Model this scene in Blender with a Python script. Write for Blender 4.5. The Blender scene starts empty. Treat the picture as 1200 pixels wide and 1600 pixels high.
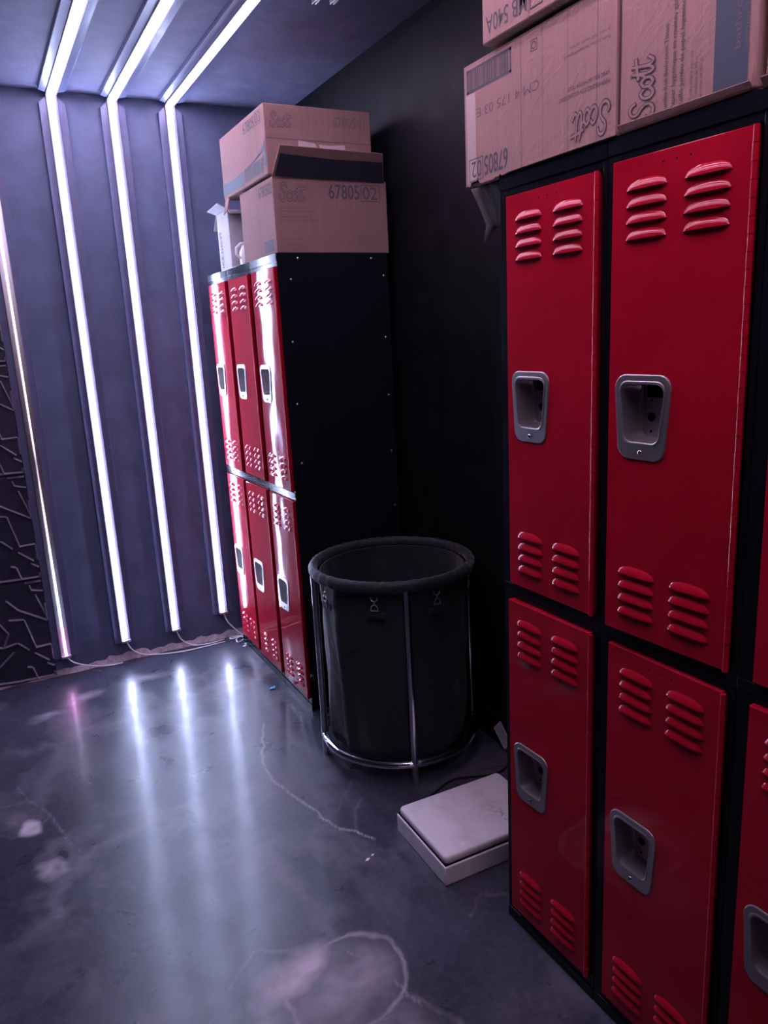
import bpy, math, random
import numpy as np
from mathutils import Vector, Matrix, Euler

S = bpy.context.scene
COL = S.collection
PI = math.pi

# ------------------------------------------------------------------ camera
R = [[0.8796632763969642, -0.4727753969872236, -0.05172952891851266],
     [-0.1517873291240414, -0.17600049516093075, -0.9726173103644088],
     [0.4507251123200794, 0.8634276169469445, -0.22658248700500125]]
CAM = (-1.0449342, -1.3998289, 1.5179235)
cam_data = bpy.data.cameras.new('camera')
cam_data.sensor_fit = 'VERTICAL'
cam_data.sensor_height = 36.0
cam_data.lens = 1186.364 / 1600 * 36
cam_data.clip_start = 0.02
cam = bpy.data.objects.new('camera', cam_data)
COL.objects.link(cam)
X, Y, Z = Vector(R[0]), -Vector(R[1]), -Vector(R[2])
m = Matrix((X, Y, Z)).transposed().to_4x4()
m.translation = Vector(CAM)
cam.matrix_world = m
S.camera = cam

# ------------------------------------------------------------------ world, exposure
w = bpy.data.worlds.new('world')
S.world = w
w.use_nodes = True
w.node_tree.nodes['Background'].inputs[0].default_value = (0.5, 0.45, 0.7, 1)
w.node_tree.nodes['Background'].inputs[1].default_value = 0.0
S.view_settings.view_transform = 'Standard'
S.view_settings.look = 'None'
S.view_settings.exposure = 0.0
S.view_settings.gamma = 1.0
S.view_settings.use_curve_mapping = False
try:
    S.cycles.use_denoising = True
    S.cycles.max_bounces = 8
    S.cycles.sample_clamp_indirect = 6.0
except Exception:
    pass

# strengths of the light strips
LED_WALL = 78.0
LED_CEIL = 36.0

# room dimensions
W = 2.379       # wall with the light strips (y)
XR = 0.505      # wall behind the lockers (x)
CE = 2.605      # ceiling height
XL = -2.6       # left wall
YB = -3.2       # back wall
H = 1.83        # locker height
DEP = 0.46      # locker depth
CN = 0.3172     # near locker column width
CF = 0.3084     # far locker column width
DF = 1.34       # near end of the far lockers (y)


# ------------------------------------------------------------------ mesh helpers
class MB:
    def __init__(self):
        self.v = []; self.f = []; self.m = []

    def add(self, verts, faces, mat=0):
        o = len(self.v)
        self.v += [tuple(p) for p in verts]
        self.f += [tuple(i + o for i in f) for f in faces]
        self.m += [mat] * len(faces)

    def box(self, x0, x1, y0, y1, z0, z1, mat=0):
        v = [(x, y, z) for x in (x0, x1) for y in (y0, y1) for z in (z0, z1)]
        f = [(0, 1, 3, 2), (4, 6, 7, 5), (0, 4, 5, 1), (2, 3, 7, 6), (0, 2, 6, 4), (1, 5, 7, 3)]
        self.add(v, f, mat)

    def loft(self, rings, mat=0, closed=True, cap0=False, cap1=False):
        n = len(rings[0])
        o = len(self.v)
        for r in rings:
            self.v += [tuple(p) for p in r]
        fs = []
        for i in range(len(rings) - 1):
            for j in range(n if closed else n - 1):
                k = (j + 1) % n
                fs.append((o + i * n + j, o + i * n + k, o + (i + 1) * n + k, o + (i + 1) * n + j))
        if cap0: fs.append(tuple(o + j for j in reversed(range(n))))
        if cap1: fs.append(tuple(o + (len(rings) - 1) * n + j for j in range(n)))
        self.f += fs; self.m += [mat] * len(fs)

    def tube(self, pts, r, n=10, mat=0, closed=False, caps=True):
        pts = [Vector(p) for p in pts]
        N = len(pts)
        rings = []
        up = None
        for i, p in enumerate(pts):
            if closed:
                t = (pts[(i + 1) % N] - pts[i - 1])
            else:
                t = pts[min(i + 1, N - 1)] - pts[max(i - 1, 0)]
            t.normalize()
            if up is None:
                up = Vector((0, 0, 1)) if abs(t.z) < 0.9 else Vector((1, 0, 0))
            a = t.cross(up).normalized()
            b = a.cross(t).normalized()
            up = b
            rr = r[i] if isinstance(r, (list, tuple)) else r
            rings.append([p + a * (rr * math.cos(2 * PI * j / n)) + b * (rr * math.sin(2 * PI * j / n)) for j in range(n)])
        if closed: rings.append(rings[0])
        self.loft(rings, mat, cap0=caps and not closed, cap1=caps and not closed)

    def disc(self, c, u, v, r, n=16, mat=0):
        c, u, v = Vector(c), Vector(u), Vector(v)
        self.add([c + u * (r * math.cos(2 * PI * j / n)) + v * (r * math.sin(2 * PI * j / n)) for j in range(n)],
                 [tuple(range(n))], mat)

    def dome(self, c, nrm, r, h, n=10, mat=0):
        c, nrm = Vector(c), Vector(nrm).normalized()
        u = nrm.orthogonal().normalized(); v = nrm.cross(u)
        rings = []
        for k in range(4):
            a = k / 4 * PI / 2
            rings.append([c + nrm * (h * math.sin(a)) + (u * math.cos(2 * PI * j / n) + v * math.sin(2 * PI * j / n)) * (r * math.cos(a)) for j in range(n)])
        self.loft(rings, mat, cap1=True)


def obj(name, mb, mats, parent=None, loc=(0, 0, 0), smooth=30, bevel=0, rot=None, recalc=True):
    me = bpy.data.meshes.new(name)
    me.from_pydata(mb.v, [], mb.f)
    for mm in (mats if isinstance(mats, (list, tuple)) else [mats]):
        me.materials.append(mm)
    me.polygons.foreach_set('material_index', mb.m)
    if recalc:
        import bmesh
        bm = bmesh.new(); bm.from_mesh(me)
        bmesh.ops.recalc_face_normals(bm, faces=bm.faces)
        bm.to_mesh(me); bm.free()
    if smooth:
        me.polygons.foreach_set('use_smooth', [True] * len(me.polygons))
        try:
            me.set_sharp_from_angle(angle=math.radians(smooth))
        except Exception:
            pass
    me.update()
    o = bpy.data.objects.new(name, me)
    COL.objects.link(o)
    o.location = loc
    if rot: o.rotation_euler = rot
    if parent: o.parent = parent
    if bevel:
        b = o.modifiers.new('bevel', 'BEVEL'); b.width = bevel; b.segments = 2; b.limit_method = 'ANGLE'
        b.angle_limit = math.radians(40)
    return o


def tag(o, label, cat, group=None):
    o['label'] = label; o['category'] = cat
    if group: o['group'] = group
    return o


def thing(name, label, cat, loc=(0, 0, 0), rot=(0, 0, 0), group=None):
    o = bpy.data.objects.new(name, None); COL.objects.link(o)
    o.empty_display_size = 0.05
    o.location = loc; o.rotation_euler = rot
    return tag(o, label, cat, group)


def struct(name, mb, mats, **k):
    o = obj(name, mb, mats, **k); o['kind'] = 'structure'; return o


def copy_children(src, dst):
    for ch in list(src.children):
        c = ch.copy(); COL.objects.link(c); c.parent = dst
        copy_children(ch, c)


# ------------------------------------------------------------------ materials
def mat(name, base=(0.5, 0.5, 0.5), rough=0.5, metal=0.0, spec=0.5, coat=0.0, coat_rough=0.05, emit=None, estr=0.0, sheen=0.0):
    ma = bpy.data.materials.new(name); ma.use_nodes = True
    b = ma.node_tree.nodes['Principled BSDF']
    b.inputs['Base Color'].default_value = (*base, 1)
    b.inputs['Roughness'].default_value = rough
    b.inputs['Metallic'].default_value = metal
    b.inputs['Specular IOR Level'].default_value = spec
    b.inputs['Coat Weight'].default_value = coat
    b.inputs['Coat Roughness'].default_value = coat_rough
    b.inputs['Sheen Weight'].default_value = sheen
    if emit:
        b.inputs['Emission Color'].default_value = (*emit, 1)
        b.inputs['Emission Strength'].default_value = estr
    return ma


class N:
    """tiny helper for building node trees"""
    def __init__(self, ma):
        self.t = ma.node_tree; self.b = self.t.nodes['Principled BSDF']
        self.tc = self.t.nodes.new('ShaderNodeTexCoord')

    def new(self, typ, **k):
        n = self.t.nodes.new(typ)
        for a, v in k.items(): setattr(n, a, v)
        return n

    def link(self, a, b): self.t.links.new(a, b)

    def mapping(self, scale=(1, 1, 1), coord='Object'):
        mp = self.new('ShaderNodeMapping'); mp.inputs['Scale'].default_value = scale
        self.link(self.tc.outputs[coord], mp.inputs['Vector']); return mp.outputs[0]

    def noise(self, scale, detail=4, rough=0.55, dist=0.0, vec=None):
        n = self.new('ShaderNodeTexNoise')
        n.inputs['Scale'].default_value = scale; n.inputs['Detail'].default_value = detail
        n.inputs['Roughness'].default_value = rough; n.inputs['Distortion'].default_value = dist
        self.link(vec if vec is not None else self.tc.outputs['Object'], n.inputs['Vector'])
        return n.outputs['Fac']

    def ramp(self, fac, stops):
        r = self.new('ShaderNodeValToRGB')
        e = r.color_ramp.elements
        while len(e) < len(stops): e.new(0.5)
        for el, (p, c) in zip(e, stops):
            el.position = p
            el.color = (*c, 1) if isinstance(c, (tuple, list)) else (c, c, c, 1)
        self.link(fac, r.inputs[0]); return r.outputs[0]

    def math(self, op, a, b=0.0):
        n = self.new('ShaderNodeMath', operation=op)
        for i, q in enumerate((a, b)):
            if isinstance(q, (int, float)): n.inputs[i].default_value = q
            else: self.link(q, n.inputs[i])
        return n.outputs[0]

    def mix(self, fac, a, b):
        n = self.new('ShaderNodeMix', data_type='RGBA')
        if isinstance(fac, (int, float)): n.inputs['Factor'].default_value = fac
        else: self.link(fac, n.inputs['Factor'])
        for s, q in (('A', a), ('B', b)):
            sock = [i for i in n.inputs if i.name == s and i.type == 'RGBA'][0]
            if isinstance(q, tuple): sock.default_value = (*q, 1)
            else: self.link(q, sock)
        return [o for o in n.outputs if o.type == 'RGBA'][0]

    def bump(self, h, strength=0.3, dist=0.01, normal=None):
        n = self.new('ShaderNodeBump')
        n.inputs['Strength'].default_value = strength; n.inputs['Distance'].default_value = dist
        self.link(h, n.inputs['Height'])
        if normal is not None: self.link(normal, n.inputs['Normal'])
        return n.outputs[0]

    def set(self, name, out): self.link(out, self.b.inputs[name])


def painted(name, base, rough, scale=18, var=0.25, bump=0.05, spec=0.5, coat=0.0):
    ma = mat(name, base, rough, spec=spec, coat=coat); n = N(ma)
    f = n.noise(scale, 6)
    d = tuple(c * (1 - var) for c in base); l = tuple(c * (1 + var) for c in base)
    n.set('Base Color', n.ramp(f, [(0.3, d), (0.7, l)]))
    n.set('Roughness', n.ramp(f, [(0.3, max(0.02, rough - 0.06)), (0.7, rough + 0.08)]))
    n.set('Normal', n.bump(n.noise(scale * 6, 4), bump, 0.004))
    return ma


M_WALL = painted('dark_wall_paint', (0.100, 0.128, 0.215), 0.5, 9, 0.15, 0.08, spec=0.25)
M_CEIL = painted('dark_ceiling_paint', (0.165, 0.16, 0.25), 0.65, 14, 0.2, 0.15, spec=0.2)
M_BLACKWALL = painted('black_wall_paint', (0.0042, 0.0042, 0.0062), 0.55, 11, 0.25, 0.06, spec=0.12)
M_BOARD = painted('strip_board_paint', (0.10, 0.115, 0.205), 0.4, 20, 0.12, 0.05, spec=0.4)
M_BLACK = painted('black_enamel', (0.007, 0.008, 0.012), 0.15, 8, 0.1, 0.003, spec=0.22)
M_DARK = mat('dark_hollow', (0.004, 0.004, 0.005), 0.8, spec=0.1)
M_STEEL = mat('brushed_steel', (0.55, 0.54, 0.56), 0.32, 1.0)
M_CHROME = mat('polished_steel', (0.6, 0.6, 0.63), 0.16, 1.0)
M_CHAN = mat('dark_channel', (0.10, 0.085, 0.12), 0.5, spec=0.3)
M_STEELB = mat('bright_nickel', (0.9, 0.9, 0.92), 0.3, 1.0)
M_ALU = mat('aluminium_profile', (0.75, 0.75, 0.78), 0.3, 1.0)
M_CABLE = mat('white_cable', (0.72, 0.68, 0.72), 0.45)
M_BLACKCABLE = mat('black_cable', (0.012, 0.012, 0.014), 0.4)
M_CONC = painted('bare_cement', (0.46, 0.41, 0.44), 0.85, 60, 0.35, 0.5)
M_INK = mat('grey_print_ink', (0.085, 0.075, 0.085), 0.7, spec=0.2)
M_INKFAINT = mat('faint_print_ink', (0.16, 0.11, 0.11), 0.7, spec=0.2)
M_BAND = mat('blue_grey_print_band', (0.062, 0.072, 0.10), 0.6, spec=0.25)
M_BANDSHADE = mat('shaded_print_band', (0.03, 0.032, 0.05), 0.6, spec=0.25)  # blue-grey print ink, darkened for the shade on the out-leaning flap
M_PAPER = mat('white_paper', (0.75, 0.72, 0.74), 0.7)
M_PATCH = mat('bare_torn_paper', (0.42, 0.34, 0.32), 0.8, spec=0.2)
M_BLUE = mat('blue_plastic', (0.02, 0.30, 0.62), 0.4)

# red enamel
M_RED = mat('red_enamel', (0.42, 0.006, 0.022), 0.04, spec=0.35, coat=0.05, coat_rough=0.38)
_n = N(M_RED)
_f = _n.noise(7, 6, 0.6)
_n.set('Base Color', _n.ramp(_f, [(0.3, (0.36, 0.004, 0.018)), (0.7, (0.46, 0.007, 0.026))]))
_sm = _n.noise(5, 8, 0.7, 1.5, _n.mapping((1, 2.5, 1)))
_n.set('Roughness', _n.ramp(_sm, [(0.35, 0.03), (0.75, 0.06)]))
_warp = _n.noise(2.6, 1, 0.4, 0.0, _n.mapping((1, 1.6, 1)))
_b1 = _n.bump(_warp, 0.16, 0.03)
_n.set('Normal', _n.bump(_n.noise(160, 2), 0.012, 0.002, _b1))

# stainless cup: rough grained
M_CUP = mat('stainless_cup', (0.42, 0.385, 0.39), 0.36, 0.86)

# cardboard
def cardboard(name, base, wr=0.5):
    ma = mat(name, base, 0.75, spec=0.2); n = N(ma)
    vt = n.noise(1.0, 5, 0.6, 0.0, n.mapping((60, 60, 2.0)))
    f = n.noise(6, 5)
    c = n.mix(n.math('MULTIPLY', vt, 0.5), tuple(x * 1.12 for x in base), tuple(x * 0.72 for x in base))
    n.set('Base Color', n.mix(n.math('MULTIPLY', f, 0.35), c, tuple(x * 0.8 for x in base)))
    wv = n.noise(9, 6, 0.6, 1.2)
    b = n.bump(vt, 0.3, 0.004)
    n.set('Normal', n.bump(n.ramp(wv, [(0.44, 0.0), (0.5, 1.0), (0.56, 0.0)]), 0.18 * wr, 0.012, b))
    return ma


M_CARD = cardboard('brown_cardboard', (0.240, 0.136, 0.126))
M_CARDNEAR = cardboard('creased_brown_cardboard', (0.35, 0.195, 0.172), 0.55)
M_CARDW = cardboard('white_cardboard', (0.42, 0.40, 0.43), 0.6)
M_CARDIN = cardboard('cardboard_inside', (0.22, 0.13, 0.11), 0.6)

M_CARDSHADE = cardboard('shaded_cardboard_inside', (0.11, 0.065, 0.055), 0.6)  # cardboard with the shade under the torn box mixed into its colour

# fabric
M_FABRIC = mat('black_fabric', (0.015, 0.0152, 0.021), 0.6, spec=0.3, sheen=0.12)
_n = N(M_FABRIC)
_fw = _n.noise(5.5, 5, 0.55, 0.8)
_b = _n.bump(_fw, 0.55, 0.035)
_n.set('Normal', _n.bump(_n.noise(420, 2), 0.1, 0.001, _b))
_n.set('Roughness', _n.ramp(_fw, [(0.3, 0.5), (0.7, 0.75)]))

# white plastic case
M_CASE = mat('ivory_plastic', (0.74, 0.68, 0.70), 0.38, spec=0.4)
_n = N(M_CASE)
_f = _n.noise(11, 7, 0.65)
_n.set('Base Color', _n.ramp(_f, [(0.28, (0.60, 0.54, 0.55)), (0.5, (0.75, 0.69, 0.71)), (1.0, (0.78, 0.72, 0.74))]))
M_SCUFF = mat('grey_scuff', (0.30, 0.26, 0.27), 0.7)


# lamps
def emit_mat(name, color, strength):
    ma = mat(name, (0.8, 0.8, 0.8), 0.5); n = N(ma)
    n.b.inputs['Emission Color'].default_value = (*color, 1)
    n.b.inputs['Emission Strength'].default_value = strength
    return ma


M_LEDW = emit_mat('led_cold_white', (0.55, 0.63, 1.0), LED_WALL)
M_LEDC = emit_mat('led_pink_white', (0.90, 0.68, 1.0), LED_CEIL)
# the leftmost strip runs a colour program: dim in its middle, pink towards its foot
M_LED0 = mat('led_colour_program', (0.8, 0.8, 0.8), 0.5)
_n = N(M_LED0)
_sx = _n.new('ShaderNodeSeparateXYZ'); _n.link(_n.tc.outputs['Object'], _sx.inputs[0])
_t = _n.math('DIVIDE', _sx.outputs['Z'], 2.6)
_n.set('Emission Color', _n.ramp(_t, [(0.04, (1.0, 0.45, 0.95)), (0.075, (0.95, 0.30, 0.85)), (0.11, (0.55, 0.62, 1.0)),
                                      (0.25, (0.85, 0.75, 1.0)), (0.45, (1.0, 0.72, 0.95)), (1.0, (0.9, 0.7, 1.0))]))
_n.set('Emission Strength', _n.ramp(_t, [(0.05, 1.0), (0.14, 0.6), (0.25, 0.14), (0.365, 0.02), (0.40, 0.008), (0.43, 0.04), (0.6, 0.12), (1.0, 0.4)]))
_st = _n.math('MULTIPLY', _n.t.nodes[-1].outputs[0], 45.0)
_n.set('Emission Strength', _st)

# ------------------------------------------------------------------ floor
rng = np.random.default_rng(4)


def lattice(n=64):
    return rng.random((n, n))


def vnoise(x, y, L):
    n = L.shape[0]
    xi = np.floor(x).astype(int); yi = np.floor(y).astype(int)
    fx = x - xi; fy = y - yi
    fx = fx * fx * (3 - 2 * fx); fy = fy * fy * (3 - 2 * fy)
    a = L[xi % n, yi % n]; b = L[(xi + 1) % n, yi % n]
    c = L[xi % n, (yi + 1) % n]; d = L[(xi + 1) % n, (yi + 1) % n]
    return (a * (1 - fx) + b * fx) * (1 - fy) + (c * (1 - fx) + d * fx) * fy


def fbm(x, y, s, o=4):
    r = 0; a = 0.5; t = 0
    for k in range(o):
        r = r + a * vnoise(x * s + 13.7 * k, y * s + 5.1 * k, LAT[k % 6]); t += a
        s *= 2.03; a *= 0.55
    return r / t


LAT = [lattice() for _ in range(6)]
fx0, fx1, fy0, fy1, st = -1.9, XR, -0.8, W, 0.006
nx = int((fx1 - fx0) / st) + 1; ny = int((fy1 - fy0) / st) + 1
gx = np.linspace(fx0, fx1, nx); gy = np.linspace(fy0, fy1, ny)
GX, GY = np.meshgrid(gx, gy, indexing='ij')
wx = GX + 0.10 * (fbm(GX, GY, 5) - 0.5) + 0.03 * (fbm(GX + 3, GY, 16) - 0.5)
wy = GY + 0.10 * (fbm(GX + 7, GY + 2, 5) - 0.5) + 0.03 * (fbm(GX, GY + 9, 16) - 0.5)
marks = np.zeros_like(GX)


def blob(cx, cy, rx, ry, ang, val, soft=0.25, ring=0.0, inner=1.0):
    global marks
    c, s = math.cos(ang), math.sin(ang)
    u = ((wx - cx) * c + (wy - cy) * s) / rx; v = (-(wx - cx) * s + (wy - cy) * c) / ry
    d = np.sqrt(u * u + v * v)
    f = np.clip((1 - d) / soft, 0, 1) * inner
    if ring: f = np.maximum(f, np.exp(-((d - 1) / 0.05) ** 2) * ring)
    n = 0.45 + 1.1 * (fbm(wx, wy, 22) - 0.22)
    marks = np.maximum(marks, val * f * np.clip(n, 0, 1.3))


def polyline(pts, wd, val):
    global marks
    d = np.full_like(GX, 9.0)
    for (ax, ay), (bx, by) in zip(pts, pts[1:]):
        dx, dy = bx - ax, by - ay; L2 = dx * dx + dy * dy
        qx = GX + 0.022 * (fbm(GX, GY, 26) - 0.5); qy = GY + 0.022 * (fbm(GX + 5, GY, 26) - 0.5)
        t = np.clip(((qx - ax) * dx + (qy - ay) * dy) / L2, 0, 1)
        d = np.minimum(d, np.hypot(qx - ax - t * dx, qy - ay - t * dy))
    br = 0.55 + 0.9 * (fbm(GX + 2, GY + 8, 30) - 0.3)
    marks = np.maximum(marks, val * np.exp(-(d / wd) ** 2) * np.clip(br, 0, 1.2))


# pale spill in the foreground, its rim, and its tail
blob(-0.59, 0.13, 0.13, 0.085, 0.3, 1.0, 0.5)
blob(-0.47, 0.02, 0.15, 0.13, 0.5, 0.55, 0.6, 0.9, 0.75)
blob(-0.44, -0.16, 0.15, 0.10, -0.6, 0.30, 0.6, 0.7, 0.7)
blob(-0.62, -0.02, 0.20, 0.10, 0.2, 0.22, 0.8)
polyline([(-0.72, 0.16), (-0.63, 0.24), (-0.52, 0.17), (-0.43, 0.12), (-0.37, -0.02), (-0.35, -0.12)], 0.004, 0.4)
# left splashes
blob(-1.095, 1.12, 0.05, 0.07, 0.2, 0.95, 0.45)
blob(-1.13, 1.20, 0.10, 0.12, 0.6, 0.25, 0.7, 0.5, 0.8)
blob(-1.05, 0.87, 0.055, 0.05, 0.0, 0.55, 0.6)
blob(-1.06, 0.67, 0.028, 0.035, 0.0, 0.2, 0.5, 0.5, 0.8)
polyline([(-1.12, 1.42), (-1.104, 1.31), (-1.042, 1.185), (-1.0, 1.0), (-0.967, 0.877)], 0.003, 0.25)
blob(-0.82, 2.05, 0.12, 0.06, 0.4, 0.35, 0.8)
blob(-0.98, 1.95, 0.10, 0.05, 0.0, 0.30, 0.8)
blob(-0.55, 2.10, 0.16, 0.05, 0.1, 0.25, 0.9)
# hairline crack
polyline([(-0.209, 1.361), (-0.27, 1.20), (-0.312, 1.087), (-0.325, 0.947), (-0.295, 0.836), (-0.263, 0.689), (-0.246, 0.599), (-0.163, 0.471)], 0.0035, 0.7)
polyline([(-0.261, 0.667), (-0.197, 0.66), (-0.15, 0.72), (-0.081, 0.80)], 0.004, 0.15)
polyline([(-0.20, 0.52), (-0.16, 0.62), (-0.10, 0.68)], 0.004, 0.12)
polyline([(-0.10, 0.05), (-0.02, 0.10), (0.05, 0.06)], 0.004, 0.12)
# cloudy marbling everywhere
marb = 1 - np.abs(2 * fbm(wx * 1.0, wy * 0.8, 3.2, 5) - 1)
marks = np.maximum(marks, 0.20 * np.clip((marb - 0.80) / 0.2, 0, 1) * fbm(GX + 4, GY, 2.2))
marks += 0.10 * np.clip(fbm(GX, GY, 2.0, 5) - 0.42, 0, 1)
marks = np.clip(marks, 0, 1)

NV = nx * ny
co = np.zeros((NV, 3), dtype=np.float32)
co[:, 0] = GX.ravel(); co[:, 1] = GY.ravel()
ii, jj = np.meshgrid(np.arange(nx - 1), np.arange(ny - 1), indexing='ij')
a = (ii * ny + jj).ravel()
quads = np.stack([a, a + ny, a + ny + 1, a + 1], 1)
ext = [(XL, YB), (XR, YB), (XR, fy0), (XL, fy0), (fx0, fy0), (fx0, W), (XL, W)]
co = np.vstack([co, np.array([(x, y, 0) for x, y in ext], dtype=np.float32)])
e = NV
loops = np.concatenate([quads.ravel(), [e, e + 1, e + 2, e + 3], [e + 3, e + 4, e + 5, e + 6]]).astype(np.int32)
npoly = len(quads) + 2
me = bpy.data.meshes.new('floor')
me.vertices.add(len(co)); me.vertices.foreach_set('co', co.ravel())
me.loops.add(len(loops)); me.loops.foreach_set('vertex_index', loops)
me.polygons.add(npoly); me.polygons.foreach_set('loop_start', np.arange(npoly, dtype=np.int32) * 4)
me.update(calc_edges=True); me.validate()
at = me.attributes.new('stains', 'FLOAT', 'POINT')
at.data.foreach_set('value', np.concatenate([marks.ravel(), np.full(len(ext), 0.04)]).astype(np.float32))
M_FLOOR = mat('sealed_dark_concrete', (0.05, 0.05, 0.065), 0.2, spec=0.5, coat=0.12, coat_rough=0.03)
_n = N(M_FLOOR)
_at = _n.new('ShaderNodeAttribute', attribute_name='stains')
_f = _n.noise(4.5, 9, 0.68, 0.8)
_g = _n.noise(45, 6, 0.65)
_base = _n.ramp(_f, [(0.3, (0.013, 0.0155, 0.027)), (0.7, (0.036, 0.041, 0.066))])
_sp = _n.noise(130, 4, 0.7)
_base = _n.mix(_n.ramp(_sp, [(0.56, 0.0), (0.72, 0.55)]), _base, (0.010, 0.011, 0.016))
_base = _n.mix(_n.ramp(_n.noise(210, 2, 0.6), [(0.62, 0.0), (0.75, 0.7)]), _base, (0.15, 0.15, 0.19))
_base = _n.mix(_n.ramp(_g, [(0.42, 0.0), (0.72, 0.5)]), _base, (0.075, 0.078, 0.112))
_n.set('Base Color', _n.mix(_at.outputs['Fac'], _base, (0.60, 0.53, 0.58)))
_r = _n.ramp(_n.noise(6, 6, 0.6, 0.5), [(0.3, 0.24), (0.7, 0.38)])
_n.set('Roughness', _n.math('ADD', _r, _n.math('MULTIPLY', _at.outputs['Fac'], 0.35)))
_b = _n.bump(_n.noise(20, 2, 0.5), 0.05, 0.004)
_n.set('Normal', _n.bump(_n.noise(190, 3, 0.6), 0.10, 0.0015, _b))
_n.set('Coat Normal', _n.bump(_n.noise(240, 3, 0.65), 0.10, 0.0012, _b))
me.materials.append(M_FLOOR)
fl = bpy.data.objects.new('floor', me); COL.objects.link(fl); fl['kind'] = 'structure'

# ------------------------------------------------------------------ room shell
mb = MB(); mb.box(XL - .1, XR + .1, W, W + .1, -0.05, CE + .1); struct('wall_far', mb, M_WALL, smooth=0)
mb = MB(); mb.box(XR, XR + .1, YB, W, -0.05, CE + .1); struct('wall_right', mb, M_BLACKWALL, smooth=0)
mb = MB(); mb.box(XL - .1, XL, YB, W, -0.05, CE + .1); struct('wall_left', mb, M_BLACKWALL, smooth=0)
mb = MB(); mb.box(XL - .1, XR + .1, YB - .1, YB, -0.05, CE + .1); struct('wall_back', mb, M_BLACKWALL, smooth=0)
mb = MB(); mb.box(XL, XR, YB, W, CE, CE + .1); struct('ceiling', mb, M_CEIL, smooth=0)
mb = MB(); mb.box(XR - .012, XR, YB, W, 0, 0.10); mb.box(XR - .016, XR, YB, W, 0.10, 0.112)
struct('baseboard_right', mb, M_BLACK, smooth=0)
# rough bare cement edge where the wall paint ends above the floor
mb = MB()
random.seed(3)
rings = []
for i in range(181):
    x = -1.9 + i * (2.0 / 180)
    k = (x + 1.9) / 2.0
    hgt = 0.015 + 0.010 * k + 0.007 * math.sin(x * 23) * math.sin(x * 61 + 1) * (.4 + k) + 0.003 * random.random()
    if 0.62 < k < 0.72: hgt += 0.012
    wd = 0.010 + 0.012 * k + 0.004 * math.sin(x * 37) + 0.002 * random.random()
    rings.append([(x, W - wd, 0.0), (x, W - wd * .8, 0.006), (x, W - 0.004, hgt), (x, W, hgt), (x, W, 0)])
mb.loft(rings, closed=True, cap0=True, cap1=True)
struct('trim_1', mb, M_CONC, smooth=0)

# ------------------------------------------------------------------ light strips
BW, BT = 0.053, 0.017    # half width and thickness of the boards


def channel(mb, frame, L, side_mat, fin_mat, narrow):
    """u-profile: frame(a, h, s) maps across, height, along"""
    for s in (-1, 1):
        vs = []
        for sl in (0, L):
            for (a, h) in ((s * .0200, 0), (s * .0220, 0), (s * .0220, .0070), (s * .0200, .0070)):
                vs.append(frame(a, h, sl))
        mb.add(vs, [(1, 5, 6, 2)], side_mat)
        mb.add(vs, [(0, 3, 7, 4), (2, 6, 7, 3), (0, 1, 2, 3), (4, 7, 6, 5), (0, 4, 5, 1)], fin_mat)
    vs = [frame(a, h, sl) for sl in (0, L) for (a, h) in ((-.0195, 0), (.0195, 0), (.0195, .003), (-.0195, .003))]
    mb.add(vs, [(3, 2, 6, 7), (0, 1, 2, 3), (4, 7, 6, 5), (0, 4, 5, 1)], fin_mat)


def tape(mb, frame, L, hw, off):
    vs = [frame(off + s * hw, h, sl) for sl in (0.004, L - .004) for s, h in ((-1, .0032), (1, .0032), (1, .0118), (-1, .0118))]
    mb.add(vs, [(0, 1, 5, 4), (1, 2, 6, 5), (2, 3, 7, 6), (3, 0, 4, 7), (0, 3, 2, 1), (4, 5, 6, 7)])


def board(frame, L, point0, point1):
    mb = MB()
    prof = []
    # outline with pointed ends, seen face on: across a, along s
    p = 0.055
    out = [(0, 0.008), (BW, p), (BW, L), (-BW, L), (-BW, p)] if point0 else [(BW, 0), (BW, L - p), (0, L - .008), (-BW, L - p), (-BW, 0)]
    lo = [frame(a, 0, s) for a, s in out]; hi = [frame(a, BT, s) for a, s in out]
    mb.loft([lo, hi], closed=True, cap0=True, cap1=True)
    return mb


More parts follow.
